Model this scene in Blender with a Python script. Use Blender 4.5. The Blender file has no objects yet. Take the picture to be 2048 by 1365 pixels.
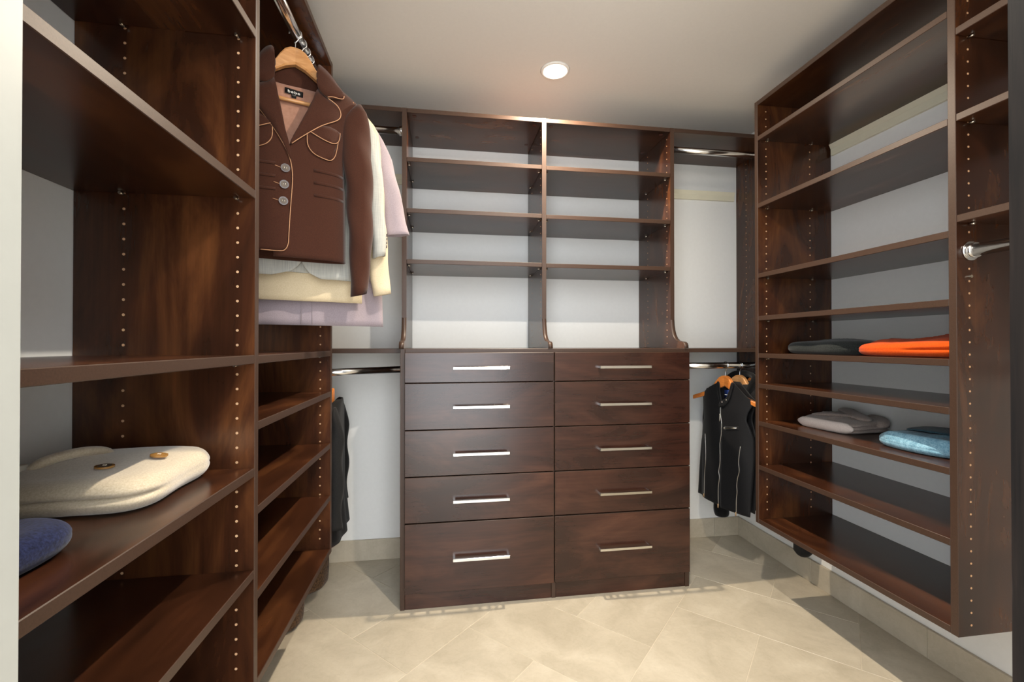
import bpy, bmesh, math, random
from mathutils import Vector, Matrix
random.seed(7)

# ------------------------------------------------------------------ camera, world, exposure
SC = bpy.context.scene
COL = SC.collection
H0 = 1.093                      # camera height above the tile floor; all z below are relative to the lens
cam = bpy.data.cameras.new('camera'); camo = bpy.data.objects.new('camera', cam); COL.objects.link(camo)
cam.sensor_fit = 'HORIZONTAL'; cam.sensor_width = 36.0
cam.lens = 36.0 * 893.95 / 2048.0
cam.clip_start = 0.01
YAW, PIT = 0.148412, 0.00639
fw = Vector((math.sin(YAW) * math.cos(PIT), math.cos(YAW) * math.cos(PIT), math.sin(PIT)))
camo.rotation_euler = fw.to_track_quat('-Z', 'Y').to_euler()
camo.location = (0, 0, H0)
SC.camera = camo
SC.view_settings.view_transform = 'Standard'; SC.view_settings.look = 'None'
SC.view_settings.gamma = 1.0; SC.view_settings.use_curve_mapping = False
SC.view_settings.exposure = 0.75
wd = bpy.data.worlds.new('World'); SC.world = wd; wd.use_nodes = True
bgn = wd.node_tree.nodes['Background']
bgn.inputs[0].default_value = (0.92, 0.96, 1.0, 1); bgn.inputs[1].default_value = 4.9   # daylight of the room behind the doorway
LAMP_W = 16.0
LAMP_COL = (1.0, 0.85, 0.66)

# ------------------------------------------------------------------ materials
def srgb(r, g, b):
    def f(c):
        c /= 255.0
        return c / 12.92 if c <= .04045 else ((c + .055) / 1.055) ** 2.4
    return (f(r), f(g), f(b), 1)
def mat(name, rough=.5, spec=.5, metal=0, base=(0.5, .5, .5, 1)):
    m = bpy.data.materials.new(name); m.use_nodes = True
    b = m.node_tree.nodes['Principled BSDF']
    b.inputs['Base Color'].default_value = base; b.inputs['Roughness'].default_value = rough
    b.inputs['Specular IOR Level'].default_value = spec; b.inputs['Metallic'].default_value = metal
    return m, m.node_tree.nodes, m.node_tree.links, b
def ramp(N, stops):
    r = N.new('ShaderNodeValToRGB'); e = r.color_ramp.elements
    while len(e) > 2: e.remove(e[-1])
    e[0].position, e[0].color = stops[0]; e[1].position, e[1].color = stops[-1]
    for p, c in stops[1:-1]:
        x = e.new(p); x.color = c
    return r
def coords(N, L, scale, rnd=True):
    tc = N.new('ShaderNodeTexCoord'); mp = N.new('ShaderNodeMapping'); mp.inputs['Scale'].default_value = scale
    if rnd:
        oi = N.new('ShaderNodeObjectInfo'); ml = N.new('ShaderNodeMath'); ml.operation = 'MULTIPLY'; ml.inputs[1].default_value = 23.7
        L.new(oi.outputs['Random'], ml.inputs[0])
        ad = N.new('ShaderNodeVectorMath'); ad.operation = 'ADD'
        L.new(tc.outputs['Object'], ad.inputs[0]); L.new(ml.outputs[0], ad.inputs[1]); L.new(ad.outputs[0], mp.inputs['Vector'])
    else:
        L.new(tc.outputs['Object'], mp.inputs['Vector'])
    return mp
def noise(N, L, mp, scale, detail=4, rough=.6, dist=0):
    n = N.new('ShaderNodeTexNoise'); n.inputs['Scale'].default_value = scale; n.inputs['Detail'].default_value = detail
    n.inputs['Roughness'].default_value = rough; n.inputs['Distortion'].default_value = dist
    L.new(mp.outputs[0], n.inputs['Vector']); return n
def mixc(N, L, fac, a, b, mode='MIX'):
    x = N.new('ShaderNodeMix'); x.data_type = 'RGBA'; x.blend_type = mode
    for i, s in ((0, fac), (6, a), (7, b)):
        if hasattr(s, 'links'): L.new(s, x.inputs[i])
        else: x.inputs[i].default_value = s
    return x.outputs[2]
def bump(N, L, b, h, strength, dist=.002):
    bp = N.new('ShaderNodeBump'); bp.inputs['Strength'].default_value = strength; bp.inputs['Distance'].default_value = dist
    L.new(h, bp.inputs['Height']); L.new(bp.outputs[0], b.inputs['Normal'])
WD = (srgb(36, 19, 11), srgb(62, 34, 19), srgb(98, 59, 32))
def wood(name, axis, tint=WD, rough=.26):
    m, N, L, b = mat(name, rough, .5)
    st = {'x': (1.5, 5.5, 5.5), 'y': (5.5, 1.5, 5.5), 'z': (5.5, 5.5, 1.5)}[axis]
    mp = coords(N, L, st)
    n1 = noise(N, L, mp, 1.1, 5, .6, 1.6)
    fs = {'x': (2.0, 60, 60), 'y': (60, 2.0, 60), 'z': (60, 60, 2.0)}[axis]
    mp2 = coords(N, L, fs); n2 = noise(N, L, mp2, 1.6, 3, .6, .3)
    mp3 = coords(N, L, (1, 1, 1)); n3 = noise(N, L, mp3, 3.0, 2, .5, .4)
    r1 = ramp(N, [(.28, tint[0]), (.5, tint[1]), (.72, tint[2])]); L.new(n1.outputs[0], r1.inputs[0])
    r2 = ramp(N, [(.3, (.74, .73, .72, 1)), (.62, (1.06, 1.05, 1.04, 1))]); L.new(n2.outputs[0], r2.inputs[0])
    r3 = ramp(N, [(.32, (.6, .58, .58, 1)), (.66, (1.15, 1.12, 1.1, 1))]); L.new(n3.outputs[0], r3.inputs[0])
    c = mixc(N, L, .75, r1.outputs[0], r2.outputs[0], 'MULTIPLY'); c = mixc(N, L, .8, c, r3.outputs[0], 'MULTIPLY')
    L.new(c, b.inputs['Base Color'])
    bump(N, L, b, n2.outputs[0], .05, .0006)
    return m
M = {}
M['wood_x'] = wood('wood_grain_x', 'x'); M['wood_y'] = wood('wood_grain_y', 'y'); M['wood_z'] = wood('wood_grain_z', 'z')
M['drawer'] = wood('drawer_front_wood', 'x', (srgb(38, 20, 15), srgb(55, 31, 23), srgb(75, 46, 34)), .27)
m, N, L, b = mat('edge_banding', .42, .35)
mp = coords(N, L, (30, 30, 30)); n = noise(N, L, mp, 12, 3); r = ramp(N, [(.3, srgb(56, 40, 31)), (.7, srgb(67, 49, 39))]); L.new(n.outputs[0], r.inputs[0]); L.new(r.outputs[0], b.inputs['Base Color'])
M['edge'] = m
def plain(name, col, rough=.5, spec=.5, metal=0, ns=0, amt=.1, bmp=0):
    m, N, L, b = mat(name, rough, spec, metal, col)
    if ns:
        mp = coords(N, L, (1, 1, 1)); n = noise(N, L, mp, ns, 4)
        lo = tuple(c * (1 - amt) for c in col[:3]) + (1,); hi = tuple(min(1, c * (1 + amt)) for c in col[:3]) + (1,)
        r = ramp(N, [(.3, lo), (.7, hi)]); L.new(n.outputs[0], r.inputs[0]); L.new(r.outputs[0], b.inputs['Base Color'])
        if bmp: bump(N, L, b, n.outputs[0], bmp)
    return m
M['wall'] = plain('wall_paint', srgb(230, 230, 227), .55, .35, 0, 60, .012, .03)
M['ceil'] = plain('ceiling_paint', srgb(228, 223, 216), .6, .3, 0, 80, .012, .03)
M['cream'] = plain('cream_paint', srgb(226, 220, 196), .4, .5, 0, 30, .02)
M['jamb'] = plain('jamb_paint', srgb(156, 156, 149), .4, .5, 0, 30, .02)
M['chrome'] = plain('polished_chrome', srgb(225, 226, 228), .17, .5, 1)
M['nickel'] = plain('pull_metal', srgb(222, 222, 220), .14, .5, 1)
M['pin'] = plain('pin_metal', srgb(205, 195, 180), .25, .5, 1)
M['hole'] = plain('hole_chipboard', srgb(196, 158, 122), .7, .3)
M['cam_cap'] = plain('cam_cap_plastic', srgb(70, 36, 24), .4, .5)
M['white_trim'] = plain('lamp_trim', srgb(235, 232, 226), .35, .5)
M['button'] = None
# floor tile
m, N, L, b = mat('limestone_tile', .34, .45)
mp = coords(N, L, (1, 1, 1)); n1 = noise(N, L, mp, 5, 6, .62, .8); n2 = noise(N, L, mp, 45, 4, .6, 1.2)
r1 = ramp(N, [(.3, srgb(170, 160, 141)), (.55, srgb(185, 175, 156)), (.75, srgb(196, 187, 169))]); L.new(n1.outputs[0], r1.inputs[0])
r2 = ramp(N, [(.33, (.93, .92, .9, 1)), (.55, (1, 1, 1, 1)), (.72, (1.03, 1.02, 1.0, 1))]); L.new(n2.outputs[0], r2.inputs[0])
L.new(mixc(N, L, .8, r1.outputs[0], r2.outputs[0], 'MULTIPLY'), b.inputs['Base Color']); bump(N, L, b, n2.outputs[0], .03)
M['tile'] = m
M['grout'] = plain('grout', srgb(198, 187, 167), .8, .2, 0, 90, .05)
# black oak door
m, N, L, b = mat('black_oak', .6, .2)
mp = coords(N, L, (90, 60, 2.2), False); n1 = noise(N, L, mp, 1.3, 4, .65, .5)
r1 = ramp(N, [(.40, srgb(10, 7, 6)), (.58, srgb(22, 16, 13)), (.74, srgb(70, 60, 52))]); L.new(n1.outputs[0], r1.inputs[0]); L.new(r1.outputs[0], b.inputs['Base Color']); bump(N, L, b, n1.outputs[0], .4, .001)
M['oak'] = m
# hanger woods
def hwood(name, a, c_):
    m, N, L, b = mat(name, .32, .5)
    mp = coords(N, L, (3, 40, 40)); n = noise(N, L, mp, 2.4, 4, .6, .8); r = ramp(N, [(.3, a), (.7, c_)]); L.new(n.outputs[0], r.inputs[0]); L.new(r.outputs[0], b.inputs['Base Color']); return m
M['maple'] = hwood('hanger_maple', srgb(182, 126, 74), srgb(204, 152, 100))
M['cherry'] = hwood('hanger_cherry', srgb(196, 112, 48), srgb(218, 136, 66))
# fabrics
def fabric(name, c1, c2, scale=300, bs=.35, sheen=.3, rough=.9, big=None, weave=None):
    m, N, L, b = mat(name, rough, .2)
    mp = coords(N, L, weave or (1, 1, 1)); n = noise(N, L, mp, scale, 3, .6); r = ramp(N, [(.32, c1), (.68, c2)]); L.new(n.outputs[0], r.inputs[0])
    out = r.outputs[0]
    if big:
        mpb = coords(N, L, big[2] if len(big) > 2 else (1, 1, 1)); nb = noise(N, L, mpb, big[0], 4, .6, .5); rb = ramp(N, [(.35, big[1]), (.65, (1.06, 1.06, 1.06, 1))]); L.new(nb.outputs[0], rb.inputs[0])
        out = mixc(N, L, 1.0, out, rb.outputs[0], 'MULTIPLY')
    L.new(out, b.inputs['Base Color']); b.inputs['Sheen Weight'].default_value = sheen; b.inputs['Sheen Roughness'].default_value = .5
    bump(N, L, b, n.outputs[0], bs, .0008)
    return m
M['brown_wool'] = fabric('brown_wool', srgb(52, 26, 15), srgb(64, 33, 20), 420, .3, .12)
M['brown_dark'] = fabric('brown_wool_rib', srgb(80, 42, 26), srgb(94, 52, 33), 420, .3, .12)
M['piping'] = plain('tan_piping', srgb(178, 132, 98), .6, .3)
M['lining'] = fabric('tan_lining', srgb(158, 112, 90), srgb(172, 126, 103), 60, .15, .3, .5, (9, (.86, .86, .86, 1)))
M['black_label'] = plain('black_label', srgb(24, 22, 22), .6, .3)
M['label_text'] = plain('label_thread', srgb(226, 222, 214), .6, .3)
m, N, L, b = mat('linen_weave', .85, .2)
mpa = coords(N, L, (900, 40, 14)); na = noise(N, L, mpa, 1, 3); mpb = coords(N, L, (14, 40, 900)); nb = noise(N, L, mpb, 1, 3)
ra = ramp(N, [(.36, srgb(158, 158, 152)), (.62, srgb(184, 181, 172))]); rb = ramp(N, [(.36, (.9, .91, .92, 1)), (.6, (1, 1, 1, 1))])
L.new(na.outputs[0], ra.inputs[0]); L.new(nb.outputs[0], rb.inputs[0]); L.new(mixc(N, L, 1.0, ra.outputs[0], rb.outputs[0], 'MULTIPLY'), b.inputs['Base Color'])
M['linen'] = m
M['cream_cotton'] = fabric('cream_cotton', srgb(196, 178, 146), srgb(208, 191, 160), 350, .2, .2)
M['lavender'] = fabric('lavender_cotton', srgb(140, 128, 134), srgb(152, 140, 146), 350, .2, .2)
M['black_nylon'] = fabric('black_nylon', srgb(13, 13, 16), srgb(21, 21, 23), 260, .2, .04, .6)
M['charcoal'] = fabric('charcoal_wool', srgb(18, 17, 18), srgb(31, 30, 31), 200, .4, .08)
M['black_fur'] = fabric('black_fur', srgb(7, 7, 8), srgb(16, 15, 16), 120, 1.0, .1)
M['coat_black'] = fabric('black_coat', srgb(17, 17, 18), srgb(28, 27, 27), 260, .3, .04, .8)
M['maroon'] = fabric('maroon_lining', srgb(86, 30, 26), srgb(104, 40, 34), 200, .2, .2)
M['cardigan'] = fabric('cream_knit', srgb(186, 170, 143), srgb(206, 192, 167), 330, .5, .6, .95, None, (1, 1, 1))
M['navy'] = fabric('navy_knit', srgb(13, 17, 42), srgb(36, 44, 80), 240, .5, .12, .95, (16, (.72, .74, .8, 1)))
M['orange'] = fabric('orange_knit', srgb(194, 66, 4), srgb(210, 82, 8), 300, .4, .08)
M['black_denim'] = fabric('black_denim', srgb(20, 24, 24), srgb(48, 52, 50), 260, .5, .15)
M['taupe'] = fabric('taupe_cotton', srgb(142, 128, 120), srgb(160, 146, 138), 240, .25, .2, .9, (14, (.85, .84, .84, 1)))
M['taupe_lit_tone'] = fabric('taupe_cotton_lit_tone', srgb(186, 172, 164), srgb(200, 188, 180), 240, .25, .2)  # same taupe cotton, with the light on its front fold painted in as paler colour
M['blue_denim'] = fabric('pale_blue_denim', srgb(104, 150, 172), srgb(152, 190, 206), 260, .4, .15, .9, (11, (.62, .7, .74, 1), (1, 4, 2)))
M['dark_denim'] = fabric('dark_teal_denim', srgb(40, 66, 80), srgb(62, 92, 106), 260, .4, .15)
M['tweed'] = fabric('brown_tweed', srgb(40, 26, 17), srgb(118, 88, 60), 150, .9, .1)
M['silver_zip'] = plain('zip_metal', srgb(190, 186, 178), .3, .5, 1)
M['tan_zip'] = plain('zip_pull_gold', srgb(178, 148, 112), .4, .5, .6)
M['blue_label'] = plain('blue_label', srgb(28, 48, 104), .6, .3)
M['horn'] = plain('horn_button', srgb(84, 70, 56), .5, .5, 0, 60, .35)
M['horn_rim'] = plain('horn_button_rim', srgb(60, 42, 30), .25, .5)
M['amber'] = plain('amber_button', srgb(158, 116, 62), .2, .5, 0, 60, .3)
M['thread'] = plain('button_thread', srgb(225, 215, 195), .7, .2)
M['white_tape'] = plain('white_tape', srgb(216, 212, 200), .6, .3)
m, N, L, b = mat('lamp_glass', .4, .5); b.inputs['Emission Color'].default_value = (1, .93, .82, 1); b.inputs['Emission Strength'].default_value = 60
M['lamp'] = m

# ------------------------------------------------------------------ builders
def link(name, me, parent=None, mats=()):
    o = bpy.data.objects.new(name, me); COL.objects.link(o)
    for x in mats: me.materials.append(M[x] if isinstance(x, str) else x)
    if parent is not None: o.parent = parent
    return o
def root(name, base, label, cat, group=None, rz=0.0):
    """Empty at a thing's base; base given relative to the lens."""
    o = bpy.data.objects.new(name, None); COL.objects.link(o); o.empty_display_size = .05
    o.location = (base[0], base[1], base[2] + H0); o.rotation_euler = (0, 0, rz)
    o['label'] = label; o['category'] = cat
    if group: o['group'] = group
    return o
class Th:
    """a thing: keeps its base so that part geometry can be given in lens-relative world numbers"""
    def __init__(s, name, base, label, cat, group=None):
        s.o = root(name, base, label, cat, group); s.b = Vector(base)
class St:
    def __init__(s, name, base=(0, 0, -H0)):
        s.o = bpy.data.objects.new(name, None); COL.objects.link(s.o); s.o['kind'] = 'structure'
        s.b = Vector(base); s.o.location = s.b + Vector((0, 0, H0))
def bm_box(x0, x1, y0, y1, z0, z1, bev=.0012, seg=1):
    bm = bmesh.new(); r = bmesh.ops.create_cube(bm, size=1)
    for v in bm.verts:
        v.co = Vector(((x0 + x1) / 2 + v.co.x * (x1 - x0), (y0 + y1) / 2 + v.co.y * (y1 - y0), (z0 + z1) / 2 + v.co.z * (z1 - z0)))
    if bev: bmesh.ops.bevel(bm, geom=bm.edges[:], offset=bev, segments=seg, affect='EDGES', profile=.5)
    return bm
DIRS = {'x-': (-1, 0, 0), 'x+': (1, 0, 0), 'y-': (0, -1, 0), 'y+': (0, 1, 0), 'z-': (0, 0, -1), 'z+': (0, 0, 1)}
def fin(bm, name, T, mats, parent=None, smooth=False):
    """turn lens-relative bmesh into a child of T (or of a part of T)"""
    base = T.b if T is not None else Vector((0, 0, -H0))
    for v in bm.verts: v.co -= base
    me = bpy.data.meshes.new(name); bm.normal_update(); bm.to_mesh(me); bm.free()
    if smooth:
        for p in me.polygons: p.use_smooth = True
    p = parent if parent is not None else (T.o if T is not None else None)
    return link(name, me, p, mats if isinstance(mats, (list, tuple)) else [mats])
def box(name, T, x, y, z, mats, edge=(), bev=.0012, parent=None):
    bm = bm_box(x[0], x[1], y[0], y[1], z[0], z[1], bev)
    if edge:
        bm.normal_update()
        for f in bm.faces:
            for e in edge:
                if f.normal.dot(Vector(DIRS[e])) > .6: f.material_index = 1
    return fin(bm, name, T, mats, parent)
def tagst(o): o['kind'] = 'structure'; return o
def sbox(name, x, y, z, m, bev=0):
    bm = bm_box(x[0], x[1], y[0], y[1], z[0], z[1], bev); o = fin(bm, name, None, [m]); tagst(o); o.location.z = 0; return o
def add_cyl(bm, p, d, r, h, n=12, r2=None):
    d = Vector(d).normalized(); q = Vector((0, 0, 1)).rotation_difference(d)
    mtx = Matrix.Translation(Vector(p) + d * h / 2) @ q.to_matrix().to_4x4()
    bmesh.ops.create_cone(bm, cap_ends=True, segments=n, radius1=r, radius2=r if r2 is None else r2, depth=h, matrix=mtx)
def cyl(name, T, p, d, r, h, m, n=16, parent=None, smooth=True, r2=None):
    bm = bmesh.new(); add_cyl(bm, p, d, r, h, n, r2); o = fin(bm, name, T, [m], parent)
    if smooth:
        for f in o.data.polygons: f.use_smooth = len(f.vertices) == 4
    return o
def catmull(P, k=6, closed=False):
    P = [Vector(p) for p in P]; n = len(P); out = []
    rng = range(n if closed else n - 1)
    for i in rng:
        if closed: a, b_, c, d = P[(i - 1) % n], P[i], P[(i + 1) % n], P[(i + 2) % n]
        else: a, b_, c, d = P[max(i - 1, 0)], P[i], P[i + 1], P[min(i + 2, n - 1)]
        for j in range(k):
            t = j / k
            out.append(.5 * ((2 * b_) + (c - a) * t + (2 * a - 5 * b_ + 4 * c - d) * t * t + (3 * b_ - a - 3 * c + d) * t ** 3))
    if not closed: out.append(P[-1])
    return out
def tube_bm(bm, pts, rad, n=8, caps=True, up=None):
    """tube along pts; rad number or list of (r1,r2)"""
    pts = [Vector(p) for p in pts]; rings = []; up = Vector(up) if up else None
    for i, p in enumerate(pts):
        t = (pts[min(i + 1, len(pts) - 1)] - pts[max(i - 1, 0)])
        t = t.normalized() if t.length > 1e-9 else Vector((0, 0, 1))
        if up is None:
            up = Vector((0, 1, 0)) if abs(t.y) < .9 else Vector((1, 0, 0))
        s = t.cross(up)
        if s.length < 1e-6: s = t.orthogonal()
        s.normalize(); up2 = s.cross(t).normalized(); up = up2
        r = rad[i] if isinstance(rad, (list, tuple)) else rad
        ra, rb_ = r if isinstance(r, (list, tuple)) else (r, r)
        rings.append([bm.verts.new(p + s * ra * math.cos(2 * math.pi * k / n) + up2 * rb_ * math.sin(2 * math.pi * k / n)) for k in range(n)])
    for a, b_ in zip(rings, rings[1:]):
        for k in range(n): bm.faces.new((a[k], a[(k + 1) % n], b_[(k + 1) % n], b_[k]))
    if caps: bm.faces.new(rings[0][::-1]); bm.faces.new(rings[-1])
    return rings

# ------------------------------------------------------------------ the room
XW, XE, YB, YF = -.767, 1.669, 2.355, .385       # inner faces of the walls
ZF, ZC = -H0, 1.16
def szbox(name, x, y, z, m):                     # z given relative to the lens
    bm = bm_box(x[0], x[1], y[0], y[1], z[0], z[1], 0); o = fin(bm, name, None, [m]); return tagst(o)
szbox('wall_left', (XW - .1, XW), (.26, YB + .1), (ZF - .05, ZC + .05), 'wall')
szbox('wall_right', (XE, XE + .1), (.26, YB + .1), (ZF - .05, ZC + .05), 'wall')
szbox('wall_back', (XW - .1, XE + .1), (YB, YB + .1), (ZF - .05, ZC + .05), 'wall')
bm = bm_box(XW - .1, -.335, .26, YF, ZF - .05, ZC + .05, 0)
for a in ((.64, XE + .1, .26, YF, ZF - .05, ZC + .05), (-.335, .64, .26, YF, 1.02, ZC + .05)):
    b2 = bm_box(*a, 0); me_ = bpy.data.meshes.new('t'); b2.to_mesh(me_); b2.free(); bm.from_mesh(me_); bpy.data.meshes.remove(me_)
tagst(fin(bm, 'wall_front', None, ['wall']))
szbox('ceiling', (XW - .1, XE + .1), (.26, YB + .1), (ZC, ZC + .1), 'ceil')
# floor: grout bed and herringbone tiles laid at 45 degrees
flo = szbox('floor', (-1.6, 2.4), (-1.6, YB + .1), (ZF - .06, ZF - .0012), 'grout')
def clip(poly, x0, x1, y0, y1):
    for ax, lim, sg in ((0, x0, 1), (0, x1, -1), (1, y0, 1), (1, y1, -1)):
        out = []
        for i in range(len(poly)):
            p, q_ = poly[i], poly[(i + 1) % len(poly)]; a, b_ = sg * (p[ax] - lim), sg * (q_[ax] - lim)
            if a >= 0: out.append(p)
            if a * b_ < 0:
                t = a / (a - b_); out.append((p[0] + t * (q_[0] - p[0]), p[1] + t * (q_[1] - p[1])))
        poly = out
        if len(poly) < 3: return []
    return poly
A0, UA, B0, UB, G = .986, .3062, -.047, .3025, .0010
for i in range(-9, 9):
    for j in range(-11, 12):
        s = (i - j) % 4
        if s == 0: c = (i, j, i + 2, j + 1)
        elif s == 3: c = (i, j, i + 1, j + 2)
        else: continue
        a0, b0, a1, b1 = A0 + UA * c[0] + G, B0 + UB * c[1] + G, A0 + UA * c[2] - G, B0 + UB * c[3] - G
        poly = [((a - b_) / 2 ** .5, (a + b_) / 2 ** .5) for a, b_ in ((a0, b0), (a1, b0), (a1, b1), (a0, b1))]
        poly = clip(poly, XW, XE, -.9, YB)
        if len(poly) < 3: continue
        cx = sum(p[0] for p in poly) / len(poly); cy = sum(p[1] for p in poly) / len(poly)
        bm = bmesh.new(); f = bm.faces.new([bm.verts.new((x, y, ZF)) for x, y in poly]); 
        if f.normal.z < 0 or True:
            bm.normal_update()
            if f.normal.z < 0: f.normal_flip()
        r = bmesh.ops.extrude_face_region(bm, geom=[f])
        for v in [g for g in r['geom'] if isinstance(g, bmesh.types.BMVert)]: pass
        tops = [v for v in r['geom'] if isinstance(v, bmesh.types.BMVert)]
        for v in bm.verts:
            if v not in tops: v.co.z -= .006
        bmesh.ops.bevel(bm, geom=[e for e in bm.edges if all(v in tops for v in e.verts)], offset=.0008, segments=1, affect='EDGES')
        bmesh.ops.recalc_face_normals(bm, faces=bm.faces[:])
        o = fin(bm, 'tile', None, ['tile'], flo)
# tiled baseboards
BBH = .103
def baseboard(name, along, fixed, lo, hi, seams):
    S = bpy.data.objects.new(name, None); COL.objects.link(S); S['kind'] = 'structure'
    cuts = [lo] + [s for s in seams if lo < s < hi] + [hi]
    for a, b_ in zip(cuts, cuts[1:]):
        a += .0007; b_ -= .0007
        if along == 'x': x, y = (a, b_), (min(fixed), max(fixed))
        else: x, y = (min(fixed), max(fixed)), (a, b_)
        bm = bm_box(x[0], x[1], y[0], y[1], ZF, ZF + BBH, .0012); fin(bm, 'baseboard_tile', None, ['tile'], S)
    return S
baseboard('baseboard_back', 'x', (YB, YB - .012), XW, XE, [-.62, -.01, .6, 1.06, 1.51])
baseboard('baseboard_right', 'y', (XE, XE - .012), YF, YB - .012, [.72, 1.33, 1.83])
baseboard('baseboard_left', 'y', (XW, XW + .012), YF, YB - .012, [.9, 1.51, 2.12])
# cream hang rails on the walls (top edge flares out)
def rail(name, p0, p1, nrm):
    prof = [(0, .818), (.012, .818), (.012, .846), (.0135, .848), (.02, .862), (.022, .866), (0, .866)]
    bm = bmesh.new(); p0, p1, nrm = Vector(p0), Vector(p1), Vector(nrm)
    ra = [bm.verts.new(p0 + nrm * a + Vector((0, 0, z))) for a, z in prof]; rb_ = [bm.verts.new(p1 + nrm * a + Vector((0, 0, z))) for a, z in prof]
    n = len(prof)
    for k in range(n): bm.faces.new((ra[k], ra[(k + 1) % n], rb_[(k + 1) % n], rb_[k]))
    bm.faces.new(ra[::-1]); bm.faces.new(rb_); bmesh.ops.recalc_face_normals(bm, faces=bm.faces[:])
    return tagst(fin(bm, name, None, ['cream']))
rail('trim_1', (1.087, YB, 0), (1.640, YB, 0), (0, -1, 0))
rail('trim_2', (XW, YB, 0), (-.190, YB, 0), (0, -1, 0))
rail('trim_3', (XE, .998, 0), (XE, 1.712, 0), (-1, 0, 0))
# door frame and open door
szbox('trim_4', (-.335, -.315), (.245, .386), (ZF, 1.02), 'jamb')
szbox('trim_5', (.62, .64), (.245, .386), (ZF, 1.02), 'jamb')
szbox('trim_6', (-.315, .62), (.245, .386), (1.0, 1.02), 'jamb')
door = szbox('door_1', (.577, .617), (-.46, .3805), (ZF + .008, .995), 'oak')
bm = bmesh.new(); add_cyl(bm, (.577, -.39, -.05), (-1, 0, 0), .026, .006, 20); add_cyl(bm, (.571, -.39, -.05), (-1, 0, 0), .009, .045, 12); tube_bm(bm, [(.53, -.395, -.05), (.53, -.34, -.05), (.531, -.28, -.05)], .009, 10)
h = fin(bm, 'door_handle', None, ['nickel'], door)

# ------------------------------------------------------------------ recessed ceiling lights
def downlight(x, y, label, colr=LAMP_COL, power=1.05):
    T = Th('ceiling_light', (x, y, ZC - .012), label, 'light', 'recessed ceiling lights')
    bm = bmesh.new(); R = [(.047, .0065), (.058, .0065), (.063, 0.0115), (.047, .0115)]; n = 40; rings = []
    for r_, z in R: rings.append([bm.verts.new((x + r_ * math.cos(2 * math.pi * k / n), y + r_ * math.sin(2 * math.pi * k / n), ZC - .012 + z)) for k in range(n)])
    for i in range(4):
        a, b_ = rings[i], rings[(i + 1) % 4]
        for k in range(n): bm.faces.new((a[k], a[(k + 1) % n], b_[(k + 1) % n], b_[k]))
    bmesh.ops.recalc_face_normals(bm, faces=bm.faces[:]); fin(bm, 'trim_ring', T, ['white_trim'], smooth=True)
    bm = bmesh.new(); add_cyl(bm, (x, y, ZC - .0045), (0, 0, 1), .0465, .004, 40); fin(bm, 'lens', T, ['lamp'])
    for nm, kind in (('flood', 'AREA'), ('beam', 'SPOT')):
        l = bpy.data.lights.new('lamp_' + nm, kind); l.color = colr
        if kind == 'AREA':
            l.shape = 'DISK'; l.size = .03; l.energy = LAMP_W * power; l.spread = math.radians(176)
        else:
            l.energy = LAMP_W * 0.9 * power; l.spot_size = math.radians(80); l.spot_blend = 1.0; l.shadow_soft_size = .014
        lo = bpy.data.objects.new('lamp_' + nm, l); COL.objects.link(lo); lo.parent = T.o; lo.location = (0, 0, .004)
downlight(.46, 1.84, 'round recessed ceiling light glowing above the drawers')
downlight(.46, .79, 'round recessed ceiling light overhead near the doorway', (1.0, .91, .78), .86)

# ------------------------------------------------------------------ cabinetry
TH = .019
def pegs(T, parent, pts, nrm, r=.0029):
    bm = bmesh.new()
    for p in pts: add_cyl(bm, p, nrm, r, .0005, 8)
    o = fin(bm, 'peg_holes', T, ['hole'], parent); o['kind'] = 'stuff'; return o
PIN = {}
def pin(T, parent, p, d):
    o = cyl('shelf_pin', T, p, d, .0032, .014, 'pin', 8, parent); return o
def frange(a, b_, s):
    out = []; x = a
    while x <= b_ + 1e-9: out.append(x); x += s
    return out
def zrow(z0, lo, hi):
    k = math.ceil((lo - z0) / .032); return frange(z0 + .032 * k, hi, .032)
def rod(T, p0, p1, r=.0155, both=True):
    p0, p1 = Vector(p0), Vector(p1); d = (p1 - p0).normalized()
    o = cyl('rod', T, p0, d, r, (p1 - p0).length, 'chrome', 28)
    for p, dd in ((p0, d), (p1, -d)):
        bm = bmesh.new(); add_cyl(bm, p, dd, r + .0095, .004, 28); add_cyl(bm, p, dd, r + .004, .016, 28)
        f = fin(bm, 'flange', T, ['chrome'], o)
        for q_ in f.data.polygons: q_.use_smooth = len(q_.vertices) == 4
    return o
# ---- left unit
XLF = -.4124
LU = Th('shelving_unit', (XW, 1.06, -.765), 'tall dark brown open shelving unit along the left wall with hanging jackets', 'shelving')
YP = [(.388, .407), (1.0535, 1.0725), (1.710, 1.729)]
px = (XW + .0005, XLF)
for k, (a, b_) in enumerate(YP):
    p = box('side_panel', LU, px, (a, b_), (-.765, 1.036), ['wood_z', 'edge'], ['x+'])
    if k:
        zz = zrow(-.0026, -.72, 1.0)
        pegs(LU, p, [(-.4487, a, z) for z in zz] + [(-.6714, a, z) for z in zz], (0, -1, 0))
for k, tops in ((0, (1.036, .693, .338, -.0245, -.272, -.4945, -.746)), (1, (1.036, -.0255, -.173, -.362, -.5515, -.746))):
    ya, yb = YP[k][1] + .0004, YP[k + 1][0] - .0004
    for z in tops:
        s = box('shelf', LU, (px[0], XLF - .0006), (ya, yb), (z - TH, z), ['wood_y', 'edge'], ['x+'])
        if -.7 < z < 1.0:
            for xx in (-.4487, -.6714):
                pin(LU, s, (xx, yb, z - TH - .0034), (0, -1, 0))
rod(LU, (-.458, 1.0725, .962), (-.458, 1.710, .962))
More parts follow.
